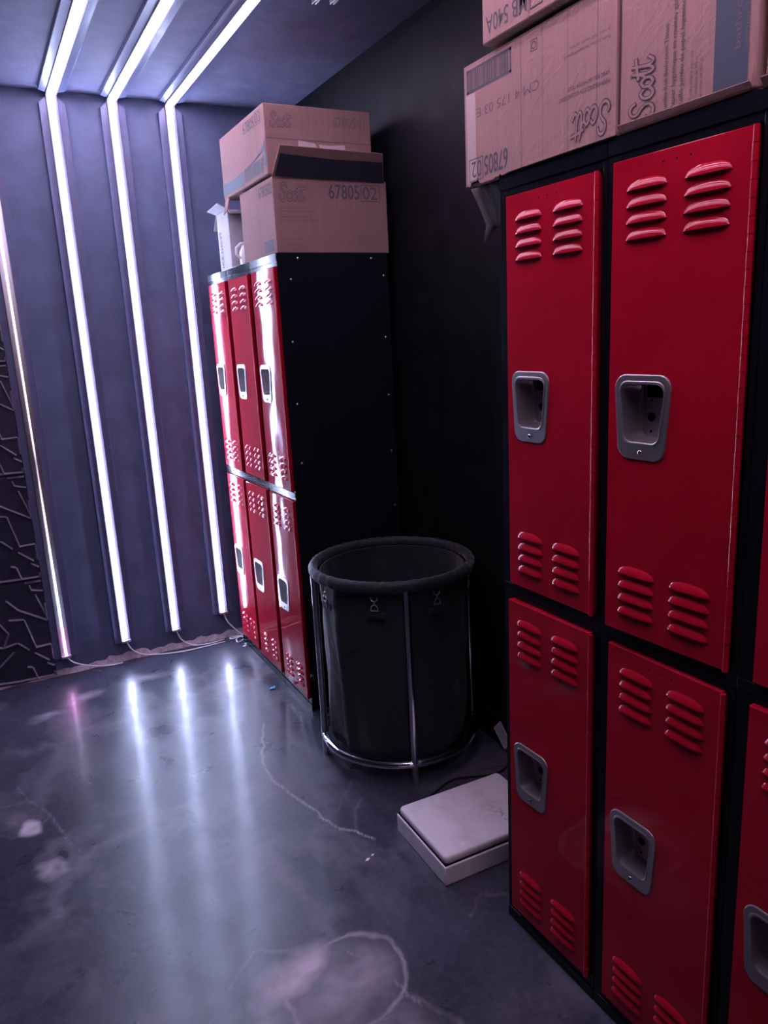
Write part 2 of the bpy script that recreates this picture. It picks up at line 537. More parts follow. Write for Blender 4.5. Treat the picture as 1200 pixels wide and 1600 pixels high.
LEDS = [(-0.848, 0.10, 'dim pinkish light strip, leftmost, beside the dark geometric panel'),
        (-0.568, 0.112, 'bright white light strip bent from wall to ceiling, second from the dark geometric panel'),
        (-0.320, 0.112, 'bright white light strip between two others, third from the dark geometric panel'),
        (-0.068, 0.150, 'bright white light strip nearest the red lockers on the lit wall')]
CY0 = -2.4     # where the ceiling runs end
LAMPS = []
for i, (x, zb, lab) in enumerate(LEDS):
    t = thing('light_strip', lab, 'light', (x, W, 0), group='light strips running up the wall and along the ceiling')
    LAMPS.append(t)
    Lw = CE - zb
    fw = lambda a, h, s, zb=zb: (a, -h, zb + s)                 # wall run, s from foot to top
    fwb = lambda a, h, s, zb=zb: (a, -h, zb + s)
    Lc = W - CY0
    fc = lambda a, h, s: (a, -s, CE - h)                        # ceiling run, s from the wall
    obj('wall_board', board(lambda a, h, s: (a, -h, zb - .015 + s), Lw + .015, False, True), M_BOARD, t, smooth=0, bevel=.001)
    obj('ceiling_board', board(fc, Lc, True, False), M_BOARD, t, smooth=0, bevel=.001)
    up = lambda f: (lambda a, h, s: f(a, h + BT, s))
    mb = MB(); channel(mb, up(fw), Lw - .018, 1, 0, False)
    o = obj('wall_channel', mb, [M_ALU if i == 0 else M_CHAN] * 2, t, smooth=0)
    mb = MB(); channel(mb, lambda a, h, s: fc(a, h + BT, s + .018), Lc - .018, 1, 0, False)
    obj('ceiling_channel', mb, [M_ALU if i == 0 else M_CHAN] * 2, t, smooth=0)
    hw, off = (.0028, 0.001) if i == 0 else (.0078, -.0035)
    mb = MB(); tape(mb, up(fw), Lw - .022, hw, off)
    o = obj('wall_led_tape', mb, M_LED0 if i == 0 else M_LEDW, t, smooth=0)
    o['label'] = 'glowing wall tape'
    mb = MB()
    for s in ((-1, 1) if i else (0,)):
        tape(mb, lambda a, h, sl: fc(a, h + BT, sl + .022), Lc - .022, .0045 if i else .004, s * .0080)
    o = obj('ceiling_led_tape', mb, M_LEDC, t, smooth=0)
    o['label'] = 'glowing ceiling tape'
    # clear end bracket at the foot
    mb = MB(); mb.box(-.022, .022, -.040, -.018, zb - .012, zb); obj('end_cap', mb, M_ALU, t, smooth=0, bevel=.002)

# ------------------------------------------------------------------ geometric wall tiles left of the strips
M_TILE = painted('black_tile', (0.024, 0.026, 0.048), 0.45, 30, 0.3, 0.03)
M_RIB = painted('grey_rib', (0.17, 0.175, 0.23), 0.35, 30, 0.2, 0.03)
SEG = [((10, 835), (270, 822)), ((0, 365), (205, 437)), ((110, 268), (200, 415)), ((85, 237), (182, 243)), ((70, 205), (85, 237)),
       ((120, 615), (238, 593)), ((38, 430), (120, 615)), ((0, 582), (75, 630)), ((110, 650), (207, 702)), ((190, 720), (255, 737)),
       ((238, 593), (250, 690)), ((65, 742), (98, 745)), ((98, 745), (135, 820)), ((245, 795), (270, 770)), ((195, 320), (215, 430)),
       ((40, 165), (160, 160)), ((135, 135), (155, 118)), ((45, 155), (105, 122)), ((-90, 610), (0, 582)), ((-80, 300), (0, 365)),
       ((-100, 845), (10, 835)), ((-60, 430), (38, 430)), ((-120, 740), (-20, 640)), ((-150, 420), (-60, 520)), ((-60, 520), (-90, 610)),
       ((-200, 850), (-100, 845)), ((-180, 600), (-90, 610)), ((-200, 330), (-150, 420))]
Rm = Matrix(R)


def unproj_wall(u, v):
    d = Rm.transposed() @ Vector(((u - 600) / 1186.364, (v - 800) / 1186.364, 1))
    t = (W - CAM[1]) / d.y
    return CAM[0] + d.x * t, CAM[2] + d.z * t


ribs = []
for (a, b) in SEG:
    p = unproj_wall(a[0] / 4, a[1] / 4 + 700); q = unproj_wall(b[0] / 4, b[1] / 4 + 700)
    ribs.append((p, q))
ribs += [((p[0] - .30, p[1]), (q[0] - .30, q[1])) for p, q in ribs if min(p[0], q[0]) > -1.18]
TS = 0.4935
tile_labels = ['black wall tile with raised grey sticks, lowest, touching the floor', 'black wall tile with raised grey sticks, second up from the floor',
               'black wall tile with raised grey sticks, third up from the floor', 'black wall tile with raised grey sticks, topmost of the column']
XT = -0.899
for k in range(4):
    z0 = k * TS + .003
    if k == 0:
        t0 = t = thing('wall_tile', tile_labels[0], 'wall tile', (XT, W, z0), group='geometric wall tiles beside the light strips')
        mb = MB(); mb.box(-TS, 0, -.012, 0, 0, TS - .004)
        obj('tile_panel', mb, M_TILE, t, smooth=0, bevel=.002)
        mb = MB()
        for (p, q) in ribs:
            px, pz = p[0] - XT, p[1] - TS - .003; qx, qz = q[0] - XT, q[1] - TS - .003
            cl = lambda v, lo, hi: max(lo, min(hi, v))
            if max(px, qx) < -TS + .01: continue
            px, qx = cl(px, -TS + .008, -.006), cl(qx, -TS + .008, -.006)
            pz, qz = cl(pz, .008, TS - .012), cl(qz, .008, TS - .012)
            d = Vector((qx - px, 0, qz - pz))
            if d.length < .01: continue
            nrm = Vector((-d.z, 0, d.x)).normalized() * .006
            A = Vector((px, -.012, pz)); B = Vector((qx, -.012, qz)); up = Vector((0, -.010, 0))
            mb.loft([[A - nrm, A + nrm, A + up], [B - nrm, B + nrm, B + up]], closed=True, cap0=True, cap1=True)
        o = obj('raised_sticks', mb, M_RIB, t, smooth=0)
        o['label'] = 'grey sticks in relief'
    else:
        t = t0.copy(); COL.objects.link(t); t.location = (XT, W, z0); t['label'] = tile_labels[k]
        copy_children(t0, t)

# ------------------------------------------------------------------ lockers
DW, DH = 0.262, 0.844
ZU, ZL = 0.939, 0.055      # bottoms of the upper and lower door
FX = -0.008                # front plane of a closed door
PY0, PY1 = DW - .140, DW - .015     # handle plate extents
PZ0, PZ1 = 0.338, 0.488


def rrect(y0, y1, z0, z1, taper, r, n=6):
    """rounded trapezoid, narrower below; loop of (y, z)"""
    cs = [(y1, z1), (y0, z1), (y0 + taper, z0), (y1 - taper, z0)]
    out = []
    N_ = len(cs)
    for i in range(N_):
        p = Vector(cs[i]); a = (Vector(cs[i - 1]) - p).normalized(); b = (Vector(cs[(i + 1) % N_]) - p).normalized()
        ang = a.angle(b); dd = min(r, 0.06) / math.tan(ang / 2)
        s, e_ = p + a * dd, p + b * dd
        ctr = p + (a + b).normalized() * (r / math.sin(ang / 2))
        a0 = math.atan2((s - ctr).y, (s - ctr).x); a1 = math.atan2((e_ - ctr).y, (e_ - ctr).x)
        while a1 - a0 > PI: a1 -= 2 * PI
        while a1 - a0 < -PI: a1 += 2 * PI
        for k in range(n + 1):
            t = a0 + (a1 - a0) * k / n
            out.append((ctr.x + r * math.cos(t), ctr.y + r * math.sin(t)))
    return out


def door_mesh():
    mb = MB()
    hole = rrect(PY0 + .012, PY1 - .012, PZ0 + .015, PZ1 - .012, .012, .014)
    outer = [(DW - .001, DH - .001), (.001, DH - .001), (.001, .001), (DW - .001, .001)]
    # front sheet with the hole: fan the four corners of the sheet to the four quadrants of the hole
    n = len(hole); q = n // 4
    o = len(mb.v)
    mb.v += [(FX, y, z) for y, z in hole] + [(FX, y, z) for y, z in outer]
    oc = [o + n + k for k in range(4)]
    for k in range(4):
        idx = [k * q + j for j in range(q)]
        for a_, b_ in zip(idx, idx[1:]):
            mb.f.append((oc[k], o + a_, o + b_)); mb.m.append(0)
        nxt = ((k + 1) * q) % n
        mb.f.append((oc[k], o + idx[-1], o + nxt, oc[(k + 1) % 4])); mb.m.append(0)
    # folded edges
    r0 = [(FX, y, z) for y, z in outer]
    full = [(DW, DH), (0, DH), (0, 0), (DW, 0)]
    r1 = [(FX + .0012, y, z) for y, z in full]
    r2 = [(FX + .018, y, z) for y, z in full]
    mb.loft([r0, r1, r2])
    # louvres
    for zs in ([DH - .052 - .0262 * k for k in range(4)], [.118 - .0262 * k for k in range(4)]):
        for (ya, yb) in ((DW / 2 + .0155, DW / 2 + .100), (DW / 2 - .100, DW / 2 - .0155)):
            for zb in zs:
                nu, nt = 18, 6
                rows = []
                yc, hw = (ya + yb) / 2, (yb - ya) / 2
                for ti in range(nt + 1):
                    t_ = ti / nt
                    row = []
                    for ui in range(nu + 1):
                        u = -1 + 2 * ui / nu
                        e1 = (1 - abs(u) ** 5)
                        top = .0160 * math.sqrt(max(0, 1 - abs(u) ** 2.6))
                        row.append((FX - .0003 - .0065 * e1 ** .8 * math.sin(t_ * PI / 2) ** .9, yc + u * hw, zb + top * (1 - t_)))
                    rows.append(row)
                mb.loft(rows, closed=False)
                lip = rows[-1]
                back = [(FX - .0004, p[1], p[2]) for p in lip]
                mb.loft([lip, back], mat=1, closed=False)
    # three small holes for a number plate
    for dy in (-.026, 0, .026):
        mb.disc((FX - .0004, DW / 2 + dy, DH - .018), (0, 1, 0), (0, 0, 1), .0018, 8, 1)
    return mb


def cup_mesh():
    mb = MB()
    L0 = rrect(PY0, PY1, PZ0, PZ1, .012, .024)
    ins = lambda d, zlo=0, zhi=0: rrect(PY0 + d, PY1 - d, PZ0 + d + zlo, PZ1 - d - zhi, .012, max(.008, .024 - d * .6))
    ring = lambda x, lp: [(x, y, z) for y, z in lp]
    rings = [ring(FX - .0003, L0), ring(FX - .0022, ins(.0003)), ring(FX - .0032, ins(.0016)),
             ring(FX - .0032, ins(.0105, .0155, .0005)), ring(FX - .0042, ins(.0115, .016, .001)), ring(FX - .0042, ins(.0130, .0165, .002)), ring(FX - .003, ins(.0142, .0172, .0025)),
             ring(FX + .012, ins(.0150, .0175, .003)), ring(FX + .036, ins(.0155, .018, .004)), ring(FX + .042, ins(.0175, .019, .006)),
             ring(FX + .044, ins(.0225, .022, .010))]
    mb.loft(rings)
    mb.add(rings[-1], [tuple(range(len(rings[-1])))], 0)
    xb = FX + .0433
    yc = (PY0 + PY1) / 2; zc = (PZ0 + PZ1) / 2
    for (dy, dz, r) in ((.016, -.004, .0085), (.016, .026, .002), (.016, -.030, .0028)):
        mb.disc((xb, yc + dy, zc + dz), (0, 1, 0), (0, 0, 1), r, 18, 1)
    # latch slot at the top and its hanging lift tongue
    mb.box(FX + .030, FX + .0432, yc - .032, yc + .016, PZ1 - .042, PZ1 - .020, 1)
    mb.box(FX + .026, FX + .031, yc + .020, yc + .026, PZ1 - .048, PZ1 - .020, 0)
    return mb


def hinge_mesh():
    mb = MB()
    n = 34
    for k in range(n):
        z0 = DH * k / n + .0006; z1 = DH * (k + 1) / n - .0006
        r = .0048 if k % 2 else .0052
        c = [(FX - .001 + r * math.cos(2 * PI * j / 10), -.0045 + r * math.sin(2 * PI * j / 10)) for j in range(10)]
        mb.loft([[(x, y, z0) for x, y in c], [(x, y, z1) for x, y in c]], cap0=True, cap1=True)
    return mb


def screw_mesh():
    mb = MB()
    yc = (PY0 + PY1) / 2; zc = PZ0 + .0135
    mb.dome((FX - .0042, yc, zc), (-1, 0, 0), .0045, .002, 12)
    mb.disc((FX - .0064, yc, zc), (0, 1, 0), (0, 0, 1), .0018, 8, 1)
    return mb


def make_door(parent, y, z, label):
    d = obj('door', door_mesh(), [M_RED, M_DARK], parent, (0, y, z), smooth=35, recalc=False)
    d['label'] = label
    c = obj('handle_cup', cup_mesh(), [M_CUP, M_DARK], d, smooth=28); c['label'] = 'recessed steel handle cup'
    obj('hinge', hinge_mesh(), M_RED, d, smooth=40)
    s = obj('screw', screw_mesh(), [M_CHROME, M_DARK], d, smooth=40)
    return d


def body_mesh(cw, yd):
    """black cabinet; yd = y of the door's hinge edge"""
    mb = MB()
    g = .0008
    y0, y1 = g, cw - g
    lo, hi = yd - .010, yd + DW + .002
    zs = [(0, ZL - .002), (ZL + DH + .002, ZU - .002), (ZU + DH + .002, H)]
    mb.box(0, .016, y0, lo, 0, H); mb.box(0, .016, hi, y1, 0, H)
    for a_, b_ in zs: mb.box(.0005, .016, lo, hi, a_, b_)
    mb.box(.016, DEP, y0, y0 + .006, 0, H); mb.box(.016, DEP, y1 - .006, y1, 0, H)
    mb.box(.016, DEP, y0 + .006, y1 - .006, H - .006, H); mb.box(.016, DEP, y0 + .006, y1 - .006, .05, .056)
    mb.box(.016, DEP, y0 + .006, y1 - .006, .914, .920)
    mb.box(DEP - .006, DEP, y0 + .006, y1 - .006, 0, H)
    # lip of the top sheet folded over the front, and the mid seam
    mb.box(-.0022, .0, y0, y1, H - .030, H)
    mb.box(-.0022, .0, y0, y1, .915, .934)
    mb.box(-.0022, .0, y0, y1, .0, .030)
    return mb


def locker(name_label, cw, loc, rot=(0, 0, 0), yd=.022, ajar_u=0.0, ajar_l=0.0, group=None, src=None, side=0):
    t = thing('locker', name_label, 'locker', loc, rot, group)
    if src is None:
        obj('body', body_mesh(cw, yd), M_BLACK, t, smooth=0, bevel=.0012)
        make_door(t, yd, ZU, 'upper red door with louvres')
        make_door(t, yd, ZL, 'lower red door with louvres')
    else:
        copy_children(src, t)
    for ch in t.children:
        if ch.name.split('.')[0] == 'door':
            # an opened door swings about its hinge, the low-y edge
            ch.rotation_euler = (0, 0, ajar_u if ch.location.z > .5 else ajar_l)
    return t


G1 = 'red lockers of the near row'
lean = 0.005
n1 = locker('red two-door locker at the left end of the near row, beside the white case', CN, (0, -CN + .004, 0), (lean, 0, 0), .022, math.radians(.3), math.radians(1.6), G1)
n2 = locker('red two-door locker second in the near row, its upper door standing ajar', CN, (0, -2 * CN + .004, 0), (lean, 0, 0), .022, math.radians(3.0), math.radians(.4), G1, n1)
n3 = locker('red two-door locker cut off by the right edge of the photo', CN, (0, -3 * CN + .004, 0), (lean, 0, 0), .022, 0, math.radians(.8), G1, n1)
G2 = 'red lockers of the far row'
f1 = locker('red two-door locker at the near end of the far row, showing its black riveted side', CF, (0, DF, 0), (0, 0, 0), .018, 0, math.radians(.7), G2)
f2 = locker('red two-door locker in the middle of the far row', CF, (0, DF + CF, 0), (0, 0, 0), .018, 0, math.radians(1.2), G2, f1)
f3 = locker('red two-door locker at the far end of the far row, next to the lit wall', CF, (0, DF + 2 * CF, 0), (0, 0, 0), .018, 0, 0, G2, f1)
# bolt heads on the exposed side of the far row
mb = MB(); mb.dome((0, 0, 0), (0, -1, 0), .0055, .003, 12)
proto = None
for (x, z) in [(.083, 1.810), (.050, 1.735), (.038, 1.509), (.037, 1.277), (.037, 1.048), (.036, .60), (.389, 1.810), (.441, 1.745), (.436, 1.509), (.437, 1.280), (.436, 1.052), (.439, .821)]:
    if proto is None:
        proto = r_ = obj('bolt_head', mb, M_STEEL, f1, (x, -.0003, z))
    else:
        r_ = proto.copy(); COL.objects.link(r_); r_.location = (x, -.0003, z)
    r_['label'] = 'round bolt head on the black side'

# ------------------------------------------------------------------ cartons
def text_geo(body, size=1.0, offset=0.0, shear=0.0, spacing=1.0):
    cu = bpy.data.curves.new('lettering', 'FONT')
    cu.body = body; cu.size = size; cu.offset = offset; cu.shear = shear; cu.space_character = spacing
    cu.resolution_u = 3
    ob = bpy.data.objects.new('lettering', cu); COL.objects.link(ob)
    dg = bpy.context.evaluated_depsgraph_get()
    me_ = bpy.data.meshes.new_from_object(ob.evaluated_get(dg))
    vs = [tuple(v.co) for v in me_.vertices]; fs = [tuple(p.vertices) for p in me_.polygons]
    bpy.data.objects.remove(ob); bpy.data.curves.remove(cu); bpy.data.meshes.remove(me_)
    xs = [v[0] for v in vs] or [0]; ys = [v[1] for v in vs] or [0]
    return [(v[0] - min(xs), v[1] - min(ys)) for v in vs], fs, max(xs) - min(xs), max(ys) - min(ys)


SCOTT = [  # strokes of the cursive word, in a box about 3.4 x 1.3
    [(1.02, 1.02), (.92, 1.2), (.66, 1.26), (.42, 1.12), (.40, .88), (.62, .70), (.80, .50), (.78, .22), (.52, .06), (.22, .10), (.06, .28), (.16, .42)],
    [(1.62, .60), (1.46, .72), (1.20, .58), (1.12, .30), (1.26, .10), (1.50, .12), (1.70, .30)],
    [(2.02, .70), (1.80, .56), (1.74, .28), (1.92, .10), (2.16, .22), (2.22, .50), (2.02, .70)],
    [(2.22, .50), (2.40, .62), (2.66, 1.18), (2.50, .60), (2.46, .22), (2.62, .10), (2.80, .30)],
    [(2.80, .30), (3.04, 1.20), (2.90, .60), (2.88, .22), (3.06, .10), (3.28, .30)],
    [(2.30, .84), (2.80, .92), (3.36, .98)]]


def ribbon(mb, pts, wd, put, mat_i, lift):
    P_ = [Vector(p) for p in pts]
    L_, R_ = [], []
    lift += ribbon.k * 2e-6
    for i, p in enumerate(P_):
        t = P_[min(i + 1, len(P_) - 1)] - P_[max(i - 1, 0)]
        t.normalize(); nn = Vector((-t.y, t.x)) * wd
        if i == 0: p = p - t * wd * .8
        if i == len(P_) - 1: p = p + t * wd * .8
        lf = lift + i * 5e-6
        L_.append(put(p.x + nn.x, p.y + nn.y, lf)); R_.append(put(p.x - nn.x, p.y - nn.y, lf))
    mb.loft([L_, R_], mat_i, closed=False)
    ribbon.k = (ribbon.k + 37) % 100


ribbon.k = 0


def smooth_path(pts, k=5):
    out = []
    P_ = [Vector(p) for p in pts]
    for i in range(len(P_) - 1):
        p0 = P_[max(i - 1, 0)]; p1 = P_[i]; p2 = P_[i + 1]; p3 = P_[min(i + 2, len(P_) - 1)]
        for s in range(k):
            t = s / k
            out.append(tuple(.5 * (2 * p1 + (p2 - p0) * t + (2 * p0 - 5 * p1 + 4 * p2 - p3) * t * t + (3 * p1 - p0 - 3 * p2 + p3) * t ** 3)))
    out.append(tuple(P_[-1])); return out


class Face:
    """a frame on one face of a carton: u right, v up (as read), n outward"""
    def __init__(self, parent, org, u, v, card):
        self.p = parent; self.o = Vector(org); self.u = Vector(u); self.v = Vector(v)
        self.n = self.u.cross(self.v); self.card = card

    def put(self, x, y, l=0.0003):
        return tuple(self.o + self.u * x + self.v * y + self.n * l)

    def text(self, body, x, y, h, width=None, ink=None, bold=0.0, shear=0.0, name='printed_text', flip=False):
        vs, fs, w_, h_ = text_geo(body, 1.0, bold, shear)
        sy = h / h_; sx = (width / w_) if width else sy
        mb = MB()
        mb.add([self.put(x + (vx * sx if not flip else width - vx * sx), y + (vy * sy if not flip else h - vy * sy)) for vx, vy in vs], fs)
        return obj(name, mb, ink or M_INK, self.p, smooth=0, recalc=False)

    def lines(self, rows, x, y, h, gap, ink=None):
        """several rows in one block; rows of (text, width)"""
        mb = MB()
        for k, (body, wd) in enumerate(rows):
            vs, fs, w_, h_ = text_geo(body, 1.0)
            mb.add([self.put(x + vx * wd / w_, y - k * gap + vy * h / h_) for vx, vy in vs], fs)
        return obj('printed_text', mb, ink or M_INK, self.p, smooth=0, recalc=False)

    def logo(self, x, y, h, ink=None, wd=None):
        s = h / 1.3; sx = (wd / 3.4) if wd else s
        mb = MB()
        f = lambda a, b, l: self.put(x + a * sx, y + b * s, l)
        for st_ in SCOTT: ribbon(mb, smooth_path(st_), .118, f, 0, .0003)
        for st_ in SCOTT: ribbon(mb, smooth_path(st_), .060, f, 1, .0009)
        o = obj('printed_logo', mb, [ink or M_INK, self.card], self.p, smooth=0, recalc=False)
        return o

    def rect(self, x0, x1, y0, y1, ink=None, name='printed_band', l=.0002):
        mb = MB(); mb.add([self.put(x0, y0, l), self.put(x1, y0, l), self.put(x1, y1, l), self.put(x0, y1, l)], [(0, 1, 2, 3)])
        return obj(name, mb, ink or M_BAND, self.p, smooth=0, recalc=False)

    def poly(self, pts, ink=None, name='printed_band', l=.0002):
        mb = MB(); mb.add([self.put(a, b, l) for a, b in pts], [tuple(range(len(pts)))])
        return obj(name, mb, ink or M_BAND, self.p, smooth=0, recalc=False)

    def frame(self, x0, x1, y0, y1, t=.002, ink=None, name='printed_frame'):
        mb = MB()
        for (a, b, c, d) in ((x0, x1, y0, y0 + t), (x0, x1, y1 - t, y1), (x0, x0 + t, y0 + t, y1 - t), (x1 - t, x1, y0 + t, y1 - t)):
            mb.add([self.put(a, c), self.put(b, c), self.put(b, d), self.put(a, d)], [(0, 1, 2, 3)])
        return obj(name, mb, ink or M_INK, self.p, smooth=0, recalc=False)

    def barcode(self, x0, x1, y0, y1, seed=1, ink=None, t=.004):
        rr = random.Random(seed); mb = MB()
        for (a, b, c, d) in ((x0, x1, y0, y0 + t), (x0, x1, y1 - t, y1), (x0, x0 + t, y0, y1), (x1 - t, x1, y0, y1)):
            mb.add([self.put(a, c, .0002), self.put(b, c, .0002), self.put(b, d, .0002), self.put(a, d, .0002)], [(0, 1, 2, 3)])
        x = x0 + t * 2
        while x < x1 - t * 2:
            wd = rr.choice((.001, .0015, .0025, .003)) * (x1 - x0) / .1 * .7
            mb.add([self.put(x, y0 + t), self.put(x + wd, y0 + t), self.put(x + wd, y1 - t), self.put(x, y1 - t)], [(0, 1, 2, 3)])
            x += wd + rr.choice((.001, .0015, .002)) * (x1 - x0) / .1 * .8
        return obj('barcode', mb, ink or M_INK, self.p, smooth=0, recalc=False)

    def seam(self, x, y0, y1, t=.0016, ink=None):
        return self.rect(x - t / 2, x + t / 2, y0, y1, ink or M_INKFAINT, 'fold_line')

    def tape(self, x0, x1, y0, y1):
        return self.rect(x0, x1, y0, y1, M_TAPE, 'packing_tape', .0001)


M_TAPE = mat('clear_tape', (0.50, 0.36, 0.33), 0.25, spec=0.5)


def carton_mesh(dx, dy, dz, seed=0, amp=.003, skip=()):
    """slightly crushed box with its own grid on every face; origin at the lower low corner"""
    rr = random.Random(seed)
    ph = [rr.uniform(0, 6.28) for _ in range(9)]

    def dent(p):
        x, y, z = p
        cx, cy, cz = dx / 2, dy / 2, dz / 2
        a = amp * (.5 + .5 * math.sin(x * 17 + ph[0] + z * 6) * math.sin(y * 15 + ph[1]) * math.cos(z * 19 + ph[2]))
        d = Vector((cx - x, cy - y, cz - z))
        # only push inward along the axis of the face the point sits on
        out = Vector(p)
        if x < 1e-6 or x > dx - 1e-6: out.x += a * (1 if x < cx else -1)
        if y < 1e-6 or y > dy - 1e-6: out.y += a * (1 if y < cy else -1)
        if z > dz - 1e-6: out.z -= a
        return tuple(out)
    mb = MB()
    n = 14
    idx = {}

    def vid(p):
        k = tuple(round(c, 5) for c in p)
        if k not in idx:
            idx[k] = len(mb.v); mb.v.append(dent(p))
        return idx[k]
    for ax in range(3):
        for side in (0, 1):
            if (ax, side) in skip: continue
            dims = [dx, dy, dz]
            b, c = [k for k in range(3) if k != ax]
            for i in range(n):
                for j in range(n):
                    q_ = []
                    for (ii_, jj_) in ((i, j), (i + 1, j), (i + 1, j + 1), (i, j + 1)):
                        p = [0, 0, 0]; p[ax] = dims[ax] * side; p[b] = dims[b] * ii_ / n; p[c] = dims[c] * jj_ / n
                        q_.append(vid(p))
                    mb.f.append(tuple(q_)); mb.m.append(0)
    return mb


def carton(label, loc, dims, rotz=0, seed=0, amp=.0008, card=None, group=None, name='cardboard_box', skip=()):
    t = thing(name, label, 'box', loc, (0, 0, rotz), group)
    o = obj('carton', carton_mesh(*dims, seed, amp, skip), card or M_CARD, t, smooth=50, bevel=.003)
    return t


def flap(t, pts, thick=.004, material=None, name='flap', bend=None, label=None):
    """a sheet with real thickness from a planar outline"""
    mb = MB()
    P_ = [Vector(p) for p in pts]
    nn = (P_[1] - P_[0]).cross(P_[2] - P_[0]).normalized() * thick
    mb.loft([P_, [p + nn for p in P_]], closed=True, cap0=True, cap1=True)
    o = obj(name, mb, material or M_CARD, t, smooth=0, bevel=.0008)
    if label: o['label'] = label
    return o


GF = 'cardboard boxes on the far lockers'
# lower box on the far lockers
BX, BY, BZ = .466, .375, .262
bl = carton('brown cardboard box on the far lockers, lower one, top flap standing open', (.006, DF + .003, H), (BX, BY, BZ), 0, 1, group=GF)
F_ = Face(bl, (0, -.0002, 0), (1, 0, 0), (0, 0, 1), M_CARD)
F_.logo(.022, .178, .062, wd=.105)
F_.text('67805', .220, .192, .052, .128, bold=.012)
F_.text('02', .362, .194, .046, .062)
F_.frame(.354, .436, .186, .246, .003)
F_.lines([('Jumbo Roll Bathroom Tissue', .105), ('Papier hygienique en rouleau geant', .130)], .020, .152, .0065, .011)
F_.lines([('Rollo jumbo de papel higienico para despachador', .125), ('2 PLY  12 ROLLS  1000 FT  305 M', .150)], .020, .122, .0065, .011)
F_.frame(.020, .112, .012, .046, .0015, M_INKFAINT)
F_.lines([('PLEASE RECYCLE', .060)], .044, .026, .007, .01, M_INKFAINT)
F_.lines([('MADE IN U.S.A.', .055), ('HECHO EN E.U.A.', .07), ('FABRIQUE AUX', .075), ('ETATS-UNIS', .07)], .330, .060, .007, .014, M_INKFAINT)
F_ = Face(bl, (-.0002, BY, 0), (0, -1, 0), (0, 0, 1), M_CARD)
F_.text('6780502', .225, .206, .040, .135, bold=.01)
F_.barcode(.245, .350, .012, .052, 4, M_BAND)
F_.lines([('Jumbo Roll Bathroom Tissue', .12), ('12 rolls / 12 rouleaux', .10)], .030, .150, .006, .010, M_INKFAINT)
F_.lines([('Papier hygienique en rouleau geant', .11), ('Rollo jumbo de papel', .09)], .030, .060, .006, .010, M_INKFAINT)
F_.seam(.205, 0, BZ, .003)
# the open flap: hinged on the front top edge and leaning out
fp = [Vector(p) for p in ((.0, .0, BZ), (BX - .012, .0, BZ - .002), (.415, -.075, BZ + .082), (.010, -.075, BZ + .088))]
flap(bl, fp, .004, M_CARD, label='open top flap leaning out, with a dark printed band')
ff = bl.children[-1]
mb = MB()
fn = (fp[1] - fp[0]).cross(fp[2] - fp[0]).normalized()
bil = lambda a, b: (fp[0] * (1 - a) + fp[1] * a) * (1 - b) + (fp[3] * (1 - a) + fp[2] * a) * b
for sgn in (.0075,):
    mb.add([bil(.02, .03) + fn * sgn, bil(.99, .03) + fn * sgn, bil(.985, .72) + fn * sgn, bil(.5, .70) + fn * sgn, bil(.015, .76) + fn * sgn], [(0, 1, 2, 3, 4)])
obj('printed_band', mb, M_BANDSHADE, bl, smooth=0, recalc=False)
# upper box
UX, UY, UZ = .425, .535, .235
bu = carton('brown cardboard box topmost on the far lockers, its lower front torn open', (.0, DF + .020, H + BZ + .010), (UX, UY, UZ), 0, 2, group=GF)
F_ = Face(bu, (0, -.0002, 0), (1, 0, 0), (0, 0, 1), M_CARD)
F_.logo(.020, .158, .050, wd=.085)
F_.text('67805', .268, .172, .036, .095, M_INKFAINT, bold=.01)
F_.text('03', .372, .172, .034, .030, M_INKFAINT)
F_.lines([('Jumbo Roll Bathroom Tissue', .105), ('Papier hygienique en rouleau', .115)], .016, .128, .006, .010, M_INKFAINT)
F_.seam(.165, .075, UZ); F_.seam(.172, .07, UZ)
F_.rect(.004, UX - .004, .1195, .1215, M_INK, 'fold_line')
F_.poly([(.126, .119), (.191, .112), (.203, .090), (.124, .086)], M_PATCH, 'torn_patch')
F_.poly([(.206, .109), (.250, .107), (.311, .113), (.315, .086), (.214, .088)], M_PATCH, 'torn_patch')
F_ = Face(bu, (-.0002, UY, 0), (0, -1, 0), (0, 0, 1), M_CARD)
F_.text('67805', .305, .178, .040, .125, bold=.01)
F_.text('03', .445, .184, .034, .055)
F_.frame(.438, .508, .178, .222, .002)
F_.lines([('Jumbo tissue dispenser', .14), ('Distributrice de papier', .13), ('Despachador de papel', .12)], .020, .120, .006, .011, M_INKFAINT)
arch = [(.37, .08), (.372, .15), (.385, .175), (.41, .185), (.435, .175), (.448, .15), (.45, .08)]
mb = MB()
ribbon(mb, arch, .0012, lambda a, b, l: F_.put(a, b, l), 0, .0008)
ribbon(mb, [(.395, .12), (.392, .09), (.40, .08)], .0012, lambda a, b, l: F_.put(a, b, l), 0, .0008)
obj('printed_outline', mb, M_INKFAINT, bu, smooth=0, recalc=False)
F_.poly([(.0, .012), (.27, .012), (.27, .060), (.12, .052), (0, .062)])
F_.poly([(.27, .056), (.40, .068), (.50, .100), (.528, .118), (.528, .030), (.505, .030), (.505, .085), (.27, .058)])
F_.barcode(.285, .495, .016, .062, 9, M_BAND)
flap(bu, [(-.002, UY - .024, .0), (-.002, UY - .068, .0), (-.016, UY - .072, -.050), (-.018, UY - .026, -.062)], .004)

